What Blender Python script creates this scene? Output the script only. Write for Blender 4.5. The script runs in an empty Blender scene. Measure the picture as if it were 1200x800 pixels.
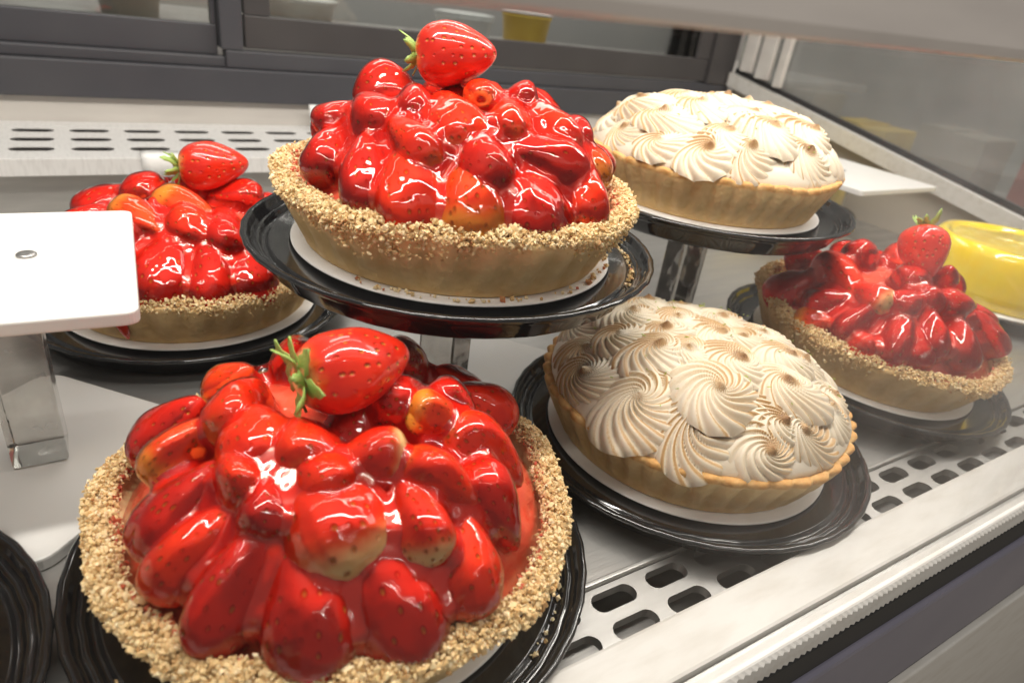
import bpy, bmesh, math, random
import numpy as np
from mathutils import Vector, Matrix, Quaternion
from mathutils.bvhtree import BVHTree
random.seed(7); RNG = np.random.default_rng(11)
S = bpy.context.scene
C = S.collection
# ---------------------------------------------------------------- camera
PITCH, ROLL, YAW = math.radians(27.60), math.radians(8.10), math.radians(34.757)
fw = Vector((math.sin(YAW)*math.cos(PITCH), math.cos(YAW)*math.cos(PITCH), -math.sin(PITCH)))
rt = Vector((math.cos(YAW), -math.sin(YAW), 0)); up = rt.cross(fw)
rt2 = math.cos(ROLL)*rt + math.sin(ROLL)*up; up2 = -math.sin(ROLL)*rt + math.cos(ROLL)*up
cd = bpy.data.cameras.new('camera'); cam = bpy.data.objects.new('camera', cd); C.objects.link(cam)
M = Matrix((rt2, up2, -fw)).transposed().to_4x4(); M.translation = (0, 0, .2839)
cam.matrix_world = M
cd.sensor_width = 36; cd.lens = 779.0*36/1200; cd.clip_start = .005; cd.clip_end = 50
cd.dof.use_dof = True; cd.dof.focus_distance = .40; cd.dof.aperture_fstop = 8.0
S.camera = cam
# ---------------------------------------------------------------- light
W = bpy.data.worlds.new('World'); S.world = W; W.use_nodes = True
W.node_tree.nodes['Background'].inputs[0].default_value = (1.0, .95, .89, 1)
W.node_tree.nodes['Background'].inputs[1].default_value = .24
def area(name, loc, target, sx, sy, power, col=(1, .945, .87)):
    l = bpy.data.lights.new(name, 'AREA'); l.shape = 'RECTANGLE'; l.size = sx; l.size_y = sy; l.energy = power; l.color = col
    o = bpy.data.objects.new(name, l); C.objects.link(o); o.location = loc
    o.rotation_euler = (Vector(target)-Vector(loc)).to_track_quat('-Z', 'Y').to_euler(); return o
area('case_led_strip', (.45, .30, .86), (.45, .36, 0), 1.7, .030, 14)
area('rear_led_strip', (.45, .74, .86), (.45, .50, 0), 1.7, .014, 2)
area('kitchen_fill_light', (.6, 1.60, 1.3), (.6, 1.5, 0), 1.2, .3, 9)  # unseen lamp added to brighten the kitchen behind the doors
area('shop_fill_light', (1.8, .6, 1.3), (1.75, .7, 0), .3, 1.0, 5)  # unseen lamp added to bring out the goods beyond the end glass
area('shop_side_fill', (-.3, -.7, 1.9), (.3, .4, 0), 2.4, .06, 24, (1, .94, .86))  # unseen lamp added on the shop side, long and thin for line highlights
S.view_settings.view_transform = 'Standard'; S.view_settings.look = 'None'
S.view_settings.exposure = 0; S.view_settings.gamma = 1
S.render.engine = 'CYCLES'
S.cycles.max_bounces = 10; S.cycles.transparent_max_bounces = 16
# ---------------------------------------------------------------- material helpers
def mat(name, col, rough=.5, metal=0, coat=0, noise=None, bump=None, sss=0, spec=.5, **kw):
    m = bpy.data.materials.new(name); m.use_nodes = True; nt = m.node_tree; b = nt.nodes['Principled BSDF']
    b.inputs['Base Color'].default_value = (*col, 1); b.inputs['Roughness'].default_value = rough
    b.inputs['Metallic'].default_value = metal; b.inputs['Coat Weight'].default_value = coat
    b.inputs['Coat Roughness'].default_value = .04; b.inputs['Specular IOR Level'].default_value = spec
    if sss:
        b.inputs['Subsurface Weight'].default_value = sss; b.inputs['Subsurface Radius'].default_value = kw.get('srad', (1, .3, .2))
        b.inputs['Subsurface Scale'].default_value = kw.get('sscale', .006)
    if noise or bump:
        tc = nt.nodes.new('ShaderNodeTexCoord')
    if noise:   # (scale, colour2, low, high[, stretch])
        mp = nt.nodes.new('ShaderNodeMapping'); nt.links.new(tc.outputs['Object'], mp.inputs[0])
        if len(noise) > 4: mp.inputs['Scale'].default_value = noise[4]
        n = nt.nodes.new('ShaderNodeTexNoise'); n.inputs['Scale'].default_value = noise[0]; n.inputs['Detail'].default_value = 5
        nt.links.new(mp.outputs[0], n.inputs['Vector'])
        r = nt.nodes.new('ShaderNodeMapRange'); r.inputs[1].default_value = noise[2]; r.inputs[2].default_value = noise[3]
        nt.links.new(n.outputs[0], r.inputs[0])
        x = nt.nodes.new('ShaderNodeMix'); x.data_type = 'RGBA'; x.inputs[6].default_value = (*col, 1); x.inputs[7].default_value = (*noise[1], 1)
        nt.links.new(r.outputs[0], x.inputs[0]); nt.links.new(x.outputs[2], b.inputs['Base Color'])
        if kw.get('nrough') is not None:
            r2 = nt.nodes.new('ShaderNodeMapRange'); r2.inputs[3].default_value = rough; r2.inputs[4].default_value = kw['nrough']
            nt.links.new(r.outputs[0], r2.inputs[0]); nt.links.new(r2.outputs[0], b.inputs['Roughness'])
    if bump:    # (scale, strength, distance[, stretch])
        mp = nt.nodes.new('ShaderNodeMapping'); nt.links.new(tc.outputs['Object'], mp.inputs[0])
        if len(bump) > 3: mp.inputs['Scale'].default_value = bump[3]
        n = nt.nodes.new('ShaderNodeTexNoise'); n.inputs['Scale'].default_value = bump[0]; n.inputs['Detail'].default_value = 4
        nt.links.new(mp.outputs[0], n.inputs['Vector'])
        bp = nt.nodes.new('ShaderNodeBump'); bp.inputs['Strength'].default_value = bump[1]; bp.inputs['Distance'].default_value = bump[2]
        nt.links.new(n.outputs[0], bp.inputs['Height']); nt.links.new(bp.outputs[0], b.inputs['Normal'])
    return m
def attr_mat(name, stops, attr, rough, coat=0, sss=0, bump=None, noisefac=.0, nscale=300, spec=.5, srad=(1, .4, .2)):
    m = mat(name, (1, 1, 1), rough, coat=coat, sss=sss, bump=bump, spec=spec, srad=srad); nt = m.node_tree; b = nt.nodes['Principled BSDF']
    a = nt.nodes.new('ShaderNodeAttribute'); a.attribute_name = attr
    tc = nt.nodes.new('ShaderNodeTexCoord'); n = nt.nodes.new('ShaderNodeTexNoise'); n.inputs['Scale'].default_value = nscale; n.inputs['Detail'].default_value = 4
    nt.links.new(tc.outputs['Object'], n.inputs['Vector'])
    ma = nt.nodes.new('ShaderNodeMath'); ma.operation = 'MULTIPLY_ADD'; ma.inputs[1].default_value = noisefac
    s = nt.nodes.new('ShaderNodeMath'); s.operation = 'SUBTRACT'; s.inputs[1].default_value = .5
    nt.links.new(n.outputs[0], s.inputs[0]); nt.links.new(s.outputs[0], ma.inputs[0]); nt.links.new(a.outputs['Fac'], ma.inputs[2])
    cr = nt.nodes.new('ShaderNodeValToRGB'); el = cr.color_ramp.elements
    while len(el) < len(stops): el.new(.5)
    for e, (p, c) in zip(el, stops): e.position = p; e.color = (*c, 1)
    nt.links.new(ma.outputs[0], cr.inputs[0]); nt.links.new(cr.outputs[0], b.inputs['Base Color'])
    return m
def berry_mat(name, body, dark, shoulder, edge, soft, coat=0, skin=.5):
    m = bpy.data.materials.new(name); m.use_nodes = True; nt = m.node_tree; b = nt.nodes['Principled BSDF']; L = nt.links.new; N = nt.nodes.new
    tc = N('ShaderNodeTexCoord'); sx = N('ShaderNodeSeparateXYZ'); L(tc.outputs['Object'], sx.inputs[0])
    oi = N('ShaderNodeObjectInfo'); add = N('ShaderNodeVectorMath'); add.operation = 'ADD'
    sc = N('ShaderNodeMath'); sc.operation = 'MULTIPLY'; sc.inputs[1].default_value = 37; L(oi.outputs['Random'], sc.inputs[0])
    L(tc.outputs['Object'], add.inputs[0]); L(sc.outputs[0], add.inputs[1])
    n = N('ShaderNodeTexNoise'); n.inputs['Scale'].default_value = 2.2; n.inputs['Detail'].default_value = 4; L(add.outputs[0], n.inputs['Vector'])
    mx = N('ShaderNodeMix'); mx.data_type = 'RGBA'; mx.inputs[6].default_value = (*body, 1); mx.inputs[7].default_value = (*dark, 1)
    r = N('ShaderNodeMapRange'); r.inputs[1].default_value = .38; r.inputs[2].default_value = .68; L(n.outputs[0], r.inputs[0]); L(r.outputs[0], mx.inputs[0])
    # shoulder gradient along the berry's own axis (z = -.5 shoulder .. +.5 tip)
    ma = N('ShaderNodeMath'); ma.operation = 'MULTIPLY_ADD'; ma.inputs[1].default_value = .35; L(n.outputs[0], ma.inputs[0]); L(sx.outputs[2], ma.inputs[2])
    g = N('ShaderNodeMapRange'); g.interpolation_type = 'SMOOTHSTEP'; g.inputs[1].default_value = edge+.17; g.inputs[2].default_value = edge+.17+soft; g.inputs[3].default_value = 1; g.inputs[4].default_value = 0
    L(ma.outputs[0], g.inputs[0])
    cr = N('ShaderNodeValToRGB'); el = cr.color_ramp.elements; el.new(.5)
    mid = tuple((a+c)*.5 for a, c in zip(body, shoulder)); mid = (max(mid[0], .62), mid[1]*.55, mid[2]*.25)
    el[0].position = 0; el[0].color = (*body, 1); el[1].position = .45; el[1].color = (*mid, 1); el[2].position = 1; el[2].color = (*shoulder, 1)
    L(g.outputs[0], cr.inputs[0])
    m2 = N('ShaderNodeMix'); m2.data_type = 'RGBA'; L(g.outputs[0], m2.inputs[0]); L(mx.outputs[2], m2.inputs[6]); L(cr.outputs[0], m2.inputs[7])
    v = N('ShaderNodeTexVoronoi'); v.inputs['Scale'].default_value = 8.5; v.inputs['Randomness'].default_value = .55; L(tc.outputs['Object'], v.inputs['Vector'])
    sd = N('ShaderNodeMapRange'); sd.inputs[1].default_value = .15; sd.inputs[2].default_value = .22; sd.inputs[3].default_value = 1; sd.inputs[4].default_value = 0; L(v.outputs['Distance'], sd.inputs[0])
    sm = N('ShaderNodeMath'); sm.operation = 'MULTIPLY'; sm.inputs[1].default_value = .75; L(sd.outputs[0], sm.inputs[0])
    m3 = N('ShaderNodeMix'); m3.data_type = 'RGBA'; L(sm.outputs[0], m3.inputs[0]); L(m2.outputs[2], m3.inputs[6]); m3.inputs[7].default_value = (.62, .22, .03, 1)
    L(m3.outputs[2], b.inputs['Base Color'])
    bp = N('ShaderNodeBump'); bp.inputs['Strength'].default_value = .7; bp.inputs['Distance'].default_value = .004
    mr = N('ShaderNodeMapRange'); mr.inputs[1].default_value = .0; mr.inputs[2].default_value = .3; L(v.outputs['Distance'], mr.inputs[0]); L(mr.outputs[0], bp.inputs['Height']); L(bp.outputs[0], b.inputs['Normal'])
    b.inputs['Roughness'].default_value = skin; b.inputs['Specular IOR Level'].default_value = .2; b.inputs['Coat Weight'].default_value = coat; b.inputs['Coat Roughness'].default_value = .03
    b.inputs['Subsurface Weight'].default_value = .25; b.inputs['Subsurface Radius'].default_value = (1, .25, .12); b.inputs['Subsurface Scale'].default_value = .006
    return m
def clear_mat(name, tint, gloss, rough, f0, bump=None, veil=None):
    """thin clear skin or pane: tinted transparency with a fresnel reflection (optionally with a whitish diffuse veil mixed in)"""
    m = bpy.data.materials.new(name); m.use_nodes = True; nt = m.node_tree; nt.nodes.clear(); L = nt.links.new; N = nt.nodes.new
    out = N('ShaderNodeOutputMaterial'); tr = N('ShaderNodeBsdfTransparent'); tr.inputs[0].default_value = (*tint, 1)
    gl = N('ShaderNodeBsdfGlossy'); gl.inputs['Roughness'].default_value = rough; gl.inputs[0].default_value = (*gloss, 1)
    fr = N('ShaderNodeFresnel'); fr.inputs[0].default_value = f0
    mx = N('ShaderNodeMixShader'); L(fr.outputs[0], mx.inputs[0]); L(gl.outputs[0], mx.inputs[2])
    tc = N('ShaderNodeTexCoord')
    if veil:
        df = N('ShaderNodeBsdfTranslucent'); df.inputs[0].default_value = (.85, .85, .85, 1)
        d2 = N('ShaderNodeBsdfDiffuse'); d2.inputs[0].default_value = (.8, .79, .78, 1); a = N('ShaderNodeMixShader'); a.inputs[0].default_value = .5; L(df.outputs[0], a.inputs[1]); L(d2.outputs[0], a.inputs[2])
        n = N('ShaderNodeTexNoise'); n.inputs['Scale'].default_value = veil[0]; n.inputs['Detail'].default_value = 4; L(tc.outputs['Object'], n.inputs['Vector'])
        s = N('ShaderNodeSeparateXYZ'); L(tc.outputs['Object'], s.inputs[0])
        g = N('ShaderNodeMapRange'); g.inputs[1].default_value = veil[1]; g.inputs[2].default_value = veil[2]; L(s.outputs[veil[5] if len(veil) > 5 else 0], g.inputs[0])
        r = N('ShaderNodeMapRange'); r.inputs[1].default_value = .3; r.inputs[2].default_value = .75; r.inputs[3].default_value = veil[3]; r.inputs[4].default_value = veil[4]; L(n.outputs[0], r.inputs[0])
        mu = N('ShaderNodeMath'); mu.operation = 'MULTIPLY'; L(g.outputs[0], mu.inputs[0]); L(r.outputs[0], mu.inputs[1])
        m0 = N('ShaderNodeMixShader'); L(mu.outputs[0], m0.inputs[0]); L(tr.outputs[0], m0.inputs[1]); L(a.outputs[0], m0.inputs[2]); L(m0.outputs[0], mx.inputs[1])
    else: L(tr.outputs[0], mx.inputs[1])
    if bump:
        n = N('ShaderNodeTexNoise'); n.inputs['Scale'].default_value = bump[0]; n.inputs['Detail'].default_value = 2; L(tc.outputs['Object'], n.inputs['Vector'])
        bp = N('ShaderNodeBump'); bp.inputs['Strength'].default_value = bump[1]; bp.inputs['Distance'].default_value = bump[2]; L(n.outputs[0], bp.inputs['Height'])
        L(bp.outputs[0], gl.inputs['Normal']); L(bp.outputs[0], fr.inputs['Normal'])
    L(mx.outputs[0], out.inputs[0]); return m
MT = {}
MT['steel'] = mat('brushed_steel', (.50, .49, .47), .38, .85, noise=(9, (.38, .37, .355), .35, .7, (1, 6, 6)), bump=(60, .12, .0006, (.3, 8, 8)), nrough=.5)
MT['alu'] = mat('white_aluminium', (.58, .565, .535), .42, .05, noise=(26, (.50, .475, .435), .45, .75, (1, 4, 4)), bump=(90, .15, .0005, (.3, 6, 6)))
MT['slate'] = mat('slate_panel', (.15, .145, .19), .4, 0, noise=(8, (.18, .17, .215), .4, .7))
MT['frame'] = mat('dark_grey_frame', (.055, .055, .064), .42, .1, noise=(6, (.07, .069, .076), .35, .7))
MT['frame2'] = mat('brown_grey_frame', (.05, .045, .046), .4, .1, noise=(6, (.065, .06, .06), .35, .7))
MT['black'] = mat('black_rubber', (.012, .012, .013), .6)
MT['cream_wall'] = mat('off_white_enamel', (.55, .52, .48), .35, 0, noise=(7, (.46, .43, .40), .4, .75, (1, 1, 4)))
MT['white_enamel'] = mat('white_enamel', (.66, .65, .635), .35, noise=(60, (.58, .57, .555), .45, .7, (6, 1, 1)))
MT['beige'] = mat('beige_panel', (.42, .38, .32), .45, noise=(4, (.33, .30, .26), .35, .7))
MT['bar'] = mat('satin_bar', (.74, .69, .65), .38, .2, noise=(5, (.52, .48, .46), .35, .7, (1, 5, 5)))
MT['plastic'] = mat('white_cutting_board_plastic', (.67, .66, .635), .42, noise=(18, (.66, .64, .60), .5, .78), bump=(160, .12, .0006))
MT['tray'] = mat('glossy_black_plastic', (.010, .010, .011), .11, coat=.3, noise=(90, (.02, .02, .02), .5, .7), bump=(55, .12, .0012))
MT['card'] = mat('white_card', (.82, .80, .77), .55, noise=(35, (.74, .70, .65), .55, .8), bump=(220, .1, .0004))
MT['screw'] = mat('screw_steel', (.45, .44, .43), .35, .9)
MT['acrylic'] = clear_mat('clear_acrylic', (.93, .925, .90), (1, 1, 1), .06, 1.49, bump=(30, .25, .004), veil=(55, -10, -9, .10, .34))
MT['glass'] = clear_mat('front_glass', (.985, .99, .985), (.9, .9, .9), .0, 1.25, veil=(12, .15, .42, .08, .42))  # reflection haze painted in as a whitish veil, stronger to the right
MT['end_glass'] = clear_mat('cloudy_glass', (.75, .78, .78), (1, 1, 1), .05, 1.45, veil=(7, -10, -9, .08, .26))  # whitish diffuse veil, varied by noise across the pane
MT['door_glass'] = clear_mat('door_glass', (.8, .82, .82), (1, 1, 1), .02, 1.45)
MT['coat'] = clear_mat('clear_red_glaze', (1.0, .90, .84), (1, .98, .97), .015, 1.46, bump=(48, .6, .003))
MT['gel'] = attr_mat('strawberry_gel', [(0, (.74, .020, .008)), (.45, (.84, .05, .02)), (.75, (.86, .17, .10)), (1, (.90, .30, .20))], 'edge', .16, coat=.7, sss=.2, noisefac=.55, nscale=60)
MT['pink'] = mat('strawberry_cream', (.85, .13, .07), .3, coat=.4, noise=(60, (.88, .22, .13), .4, .7), sss=.15)
MT['crust'] = attr_mat('baked_pastry', [(0, (.70, .47, .21)), (.35, (.82, .60, .31)), (.7, (.82, .56, .26)), (1, (.64, .35, .12))], 'bake', .66, noisefac=.6, nscale=130, bump=(260, .6, .0018), sss=.1, spec=.3)
MT['nut'] = attr_mat('chopped_nut', [(0, (.52, .10, .05)), (.12, (.54, .31, .13)), (.4, (.74, .51, .24)), (.7, (.84, .63, .34)), (1, (.90, .75, .48))], 'tone', .55, noisefac=.25, nscale=400, sss=.1, spec=.35)
MT['mer'] = attr_mat('toasted_meringue', [(0, (.76, .675, .545)), (.24, (.74, .63, .465)), (.44, (.50, .31, .135)), (1, (.22, .09, .025))], 'toast_and_shade', .42, noisefac=.55, nscale=55, sss=.25, bump=(420, .18, .0006), srad=(1, .8, .6))
MT['lemon'] = mat('lemon_gel', (.90, .64, .03), .12, coat=.8, noise=(30, (.92, .72, .08), .4, .7), sss=.3, srad=(1, .7, .1), bump=(25, .2, .002))
MT['lemon_top'] = mat('lemon_top', (.85, .60, .06), .25, coat=.8, noise=(70, (.93, .74, .20), .45, .7), sss=.2, bump=(90, .4, .002))
MT['leaf'] = mat('strawberry_leaf', (.22, .38, .06), .45, noise=(60, (.48, .58, .20), .4, .7), sss=.1)
MT['zest'] = mat('lime_zest', (.34, .42, .06), .5)
MT['paper'] = mat('white_paper', (.83, .82, .80), .5, noise=(90, (.70, .69, .67), .5, .75, (1, 1, .2)))
MT['wall_far'] = mat('kitchen_wall', (.42, .41, .40), .6, noise=(2, (.5, .48, .46), .35, .65))
MT['counter'] = mat('kitchen_counter', (.58, .56, .53), .4, noise=(12, (.42, .38, .36), .4, .7))
BM = [berry_mat('ripe_strawberry', (.92, .058, .008), (.78, .028, .005), (.80, .22, .05), -.55, .22),
      berry_mat('dark_strawberry', (.74, .022, .007), (.54, .011, .005), (.60, .10, .03), -.60, .2),
      berry_mat('orange_strawberry', (.93, .11, .014), (.82, .04, .008), (.90, .38, .05), -.30, .35),
      berry_mat('pale_shouldered_strawberry', (.90, .05, .010), (.76, .022, .006), (1.0, .80, .44), -.40, .32),
      berry_mat('glossy_whole_strawberry', (.82, .030, .006), (.60, .014, .005), (.92, .50, .20), -.52, .2, 1, .4)]
# ---------------------------------------------------------------- object helpers
def me(name, v, f, smooth=True, attrs=None):
    m = bpy.data.meshes.new(name); m.from_pydata(v, [], f); m.update()
    if smooth: m.polygons.foreach_set('use_smooth', [True]*len(m.polygons))
    for k, a in (attrs or {}).items():
        at = m.attributes.new(k, 'FLOAT', 'POINT'); at.data.foreach_set('value', np.asarray(a, dtype=np.float32))
    return m
def obj(name, mesh, material=None, parent=None, loc=(0, 0, 0), **props):
    o = bpy.data.objects.new(name, mesh); C.objects.link(o); o.location = loc
    if material and mesh and not mesh.materials: mesh.materials.append(material)
    if parent: o.parent = parent
    for k, v in props.items(): o[k] = v
    return o
def thing(name, label, cat, loc=(0, 0, 0), group=None, tilt=(0, 0), rz=0, scale=1):
    o = bpy.data.objects.new(name, None); C.objects.link(o); o.empty_display_size = .02
    o['label'] = label; o['category'] = cat
    if group: o['group'] = group
    o.location = loc; o.scale = (scale,)*3
    o.rotation_euler = (Matrix.Rotation(tilt[1], 3, 'Y') @ Matrix.Rotation(tilt[0], 3, 'X') @ Matrix.Rotation(rz, 3, 'Z')).to_euler()
    return o
def lathe(prof, n=96, rad=None, close=False):
    """prof [(r,z)]; rad(i,theta,r,z)->(r,z) modulates"""
    v = []; f = []
    for i, (r, z) in enumerate(prof):
        for j in range(n):
            t = 2*math.pi*j/n; rr, zz = (r, z) if rad is None else rad(i, t, r, z)
            v.append((rr*math.cos(t), rr*math.sin(t), zz))
    for i in range(len(prof)-1):
        for j in range(n):
            k = (j+1) % n; f.append((i*n+j, i*n+k, (i+1)*n+k, (i+1)*n+j))
    if prof[0][0] > 1e-5: f.append(tuple(range(n-1, -1, -1)))
    if prof[-1][0] > 1e-5: f.append(tuple((len(prof)-1)*n+j for j in range(n)))
    return v, f
def box_mesh(name, sx, sy, sz, bevel=.0015, seg=2, taper=None):
    bm = bmesh.new(); bmesh.ops.create_cube(bm, size=1)
    for v in bm.verts: v.co = Vector((v.co.x*sx, v.co.y*sy, (v.co.z+.5)*sz))
    if bevel: bmesh.ops.bevel(bm, geom=bm.edges[:], offset=bevel, segments=seg, affect='EDGES', profile=.6)
    m = bpy.data.meshes.new(name); bm.to_mesh(m); bm.free(); return m
def board_mesh(name, sx, sy, sz, rc=.012, bevel=.0015):
    """flat board with rounded corners"""
    pts = []
    for cx, cy, a0 in ((1, 1, 0), (-1, 1, 90), (-1, -1, 180), (1, -1, 270)):
        for k in range(7):
            a = math.radians(a0+k*15); pts.append((cx*(sx/2-rc)+rc*math.cos(a), cy*(sy/2-rc)+rc*math.sin(a)))
    bm = bmesh.new(); lo = [bm.verts.new((x, y, 0)) for x, y in pts]; f = bm.faces.new(lo)
    ex = bmesh.ops.extrude_face_region(bm, geom=[f]); bmesh.ops.translate(bm, vec=(0, 0, sz), verts=[e for e in ex['geom'] if isinstance(e, bmesh.types.BMVert)])
    bmesh.ops.recalc_face_normals(bm, faces=bm.faces[:])
    ed = [e for e in bm.edges if abs(e.verts[0].co.z-e.verts[1].co.z) < 1e-6]
    bmesh.ops.bevel(bm, geom=ed, offset=bevel, segments=2, affect='EDGES', profile=.6)
    m = bpy.data.meshes.new(name); bm.to_mesh(m); bm.free(); return m
def quad_box(name, x0, x1, y0, y1, z0, z1, material, bevel=.001, **props):
    o = obj(name, box_mesh(name, x1-x0, y1-y0, z1-z0, bevel), material, loc=((x0+x1)/2, (y0+y1)/2, z0), **props); return o
def slotted_plate(name, x0, x1, y0, y1, nx, ny, sl, sw, depth, offs=None, mx=0):
    """flat plate of nx*ny cells, each with one stadium slot that is really open, with walls down to depth"""
    v = []; f = []; cx = (x1-x0)/nx; cy = (y1-y0)/ny; n = 24
    for i in range(nx):
        for j in range(ny):
            ox = x0+(i+.5)*cx + (offs[j] if offs else 0); oy = y0+(j+.5)*cy; b = len(v)
            outer = []; inner = []
            for k in range(n):
                a = 2*math.pi*(k+.5)/n; c, s = math.cos(a), math.sin(a)
                inner.append((ox+(sl/2-sw/2)*(1 if c > 0 else -1)+sw/2*c, oy+sw/2*s))
                t = min(cx/2/max(abs(c), 1e-6), cy/2/max(abs(s), 1e-6)); px, py = t*c, t*s
                outer.append((px, py))
            ang = [(cx/2, cy/2), (-cx/2, cy/2), (-cx/2, -cy/2), (cx/2, -cy/2)]
            for c_ in ang:
                k = min(range(n), key=lambda q: (outer[q][0]-c_[0])**2+(outer[q][1]-c_[1])**2); outer[k] = c_
            v += [(ox+p[0], oy+p[1], 0) for p in outer] + [(p[0], p[1], 0) for p in inner] + [(p[0], p[1], -depth) for p in inner]
            for k in range(n):
                q = (k+1) % n
                f.append((b+k, b+q, b+n+q, b+n+k)); f.append((b+n+k, b+n+q, b+2*n+q, b+2*n+k))
    return me(name, v, f, smooth=False)
def noise2(x, y, seed=0):
    """cheap smooth value noise on arrays"""
    r = np.random.default_rng(seed); g = r.random((64, 64))
    xi = np.floor(x).astype(int); yi = np.floor(y).astype(int); fx = x-xi; fy = y-yi; fx = fx*fx*(3-2*fx); fy = fy*fy*(3-2*fy)
    a = g[xi % 64, yi % 64]; b = g[(xi+1) % 64, yi % 64]; c = g[xi % 64, (yi+1) % 64]; d = g[(xi+1) % 64, (yi+1) % 64]
    return (a*(1-fx)+b*fx)*(1-fy)+(c*(1-fx)+d*fx)*fy
# ================================================================ the case (setting)
ST = dict(kind='structure')
ZD = -.008                                     # top of the deck
# deck: plain plate behind, slotted strip along the front
quad_box('case_floor', -.45, 1.2, .1905, .87, ZD-.004, ZD, MT['steel'], .0008, **ST)
sp = obj('slotted_floor_strip', slotted_plate('slotted_floor_strip', -.4435, 1.1965, .1475, .1865, 41, 2, .030, .0125, .006), MT['steel'], loc=(0, 0, ZD), **ST)
quad_box('floor_strip_lip', -.45, 1.2, .187, .190, ZD-.004, ZD+.0035, MT['steel'], .0008, **ST)
quad_box('drain_pan', -.45, 1.2, .12, .87, -.05, -.046, MT['steel'], 0, **ST)
# front rail, serrated strip, gasket, slate fascia and grey base
quad_box('front_rail', -.45, 1.25, .1165, .1465, -.03, .006, MT['alu'], .002, **ST)
quad_box('rail_groove', -.45, 1.25, .1135, .1165, -.03, .0015, MT['steel'], .0003, **ST)
v = []; f = []
nT = 680
for k in range(nT+1):
    x = -.45+1.7*k/nT
    v += [(x, .1135, .003), (x, .1065, .003), (x, .1050-(.0012 if k % 2 else 0), .0015), (x, .1050-(.0012 if k % 2 else 0), -.012)]
for k in range(nT):
    for j in range(3): f.append((4*k+j, 4*k+4+j, 4*k+5+j, 4*k+1+j))
obj('serrated_edge_strip', me('serrated_edge_strip', v, f, smooth=False), MT['alu'], **ST)
quad_box('front_gasket', -.45, 1.25, .1035, .112, -.036, -.0125, MT['black'], .001, **ST)
quad_box('front_fascia', -.45, 1.25, .100, .112, -.128, -.037, MT['slate'], .003, **ST)
quad_box('fascia_seam', -.45, 1.25, .103, .112, -.140, -.129, MT['black'], .001, **ST)
quad_box('case_base_panel', -.45, 1.25, .098, .112, -.55, -.141, MT['alu'], .002, **ST)
# top bar that carries the front glass
tb = quad_box('top_bar', -.5, 1.3, .122, .165, .2858, .345, MT['bar'], .004, **ST); tb.rotation_euler.y = -.0165
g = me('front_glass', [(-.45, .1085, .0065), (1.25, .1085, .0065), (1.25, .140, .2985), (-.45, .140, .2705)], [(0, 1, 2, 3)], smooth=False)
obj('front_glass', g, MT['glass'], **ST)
# rear ledge with slots
le = thing('rear_ledge', 'white slotted air ledge along the back of the case', 'ledge'); del le['category']; del le['label']; le['kind'] = 'structure'
obj('slotted_top', slotted_plate('slotted_top', -.43, 1.15, .884, 1.022, 27, 3, .043, .019, .0010), MT['white_enamel'], le, loc=(0, 0, .063))
obj('front_lip', box_mesh('front_lip', 1.58, .0215, .019, .001), MT['white_enamel'], le, loc=(.36, .873, .0445))
obj('back_edge', box_mesh('back_edge', 1.58, .026, .003, .0005), MT['white_enamel'], le, loc=(.36, 1.0355, .0605))
quad_box('ledge_riser', -.43, 1.15, .878, .883, -.02, .044, MT['steel'], 0, **ST)
quad_box('slot_shade_sheet', -.43, 1.15, .884, 1.045, .012, .015, MT['black'], 0, **ST)  # black sheet standing in for the shade inside the slots
# back wall bands and sliding doors
quad_box('back_wall_band', -.45, 1.19, 1.049, 1.06, .02, .0945, MT['cream_wall'], .001, **ST)
quad_box('door_sill', -.45, 1.19, 1.040, 1.06, .095, .1395, MT['frame'], .002, **ST)
quad_box('door_track', -.45, .185, 1.052, 1.075, .140, .1535, MT['frame'], .002, **ST)
quad_box('door_track', .185, 1.19, 1.047, 1.075, .140, .163, MT['frame'], .002, **ST)
def sliding_door(x0, x1, y, z0, z1, z2, st, label, m):
    d = thing('sliding_door', label, 'door', ((x0+x1)/2, y, z0)); w = x1-x0
    obj('bottom_rail', box_mesh('bottom_rail', w, .018, z1-z0, .0015), m, d)
    for s in (-1, 1): obj('stile', box_mesh('stile', st, .018, z2-z1-.0005, .0015), m, d, loc=(s*(w/2-st/2), 0, z1-z0+.0005))
    obj('pane', box_mesh('pane', w-2*st-.001, .004, z2-z1-.001, 0), MT['door_glass'], d, loc=(0, 0, z1-z0+.0008))
sliding_door(-.45, .178, 1.075, .154, .192, .6, .006, 'dark grey sliding rear door left of the upright mullion', MT['frame'])
quad_box('door_mullion', .1795, .2085, 1.046, 1.085, .1635, .6, MT['frame'], .002, **ST)
sliding_door(.2125, 1.12, 1.062, .1665, .2085, .6, .035, 'brownish grey sliding rear door behind the strawberry tart on the riser', MT['frame2'])
quad_box('door_jamb', 1.1215, 1.19, 1.045, 1.085, .1635, .6, MT['frame2'], .002, **ST)
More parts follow.
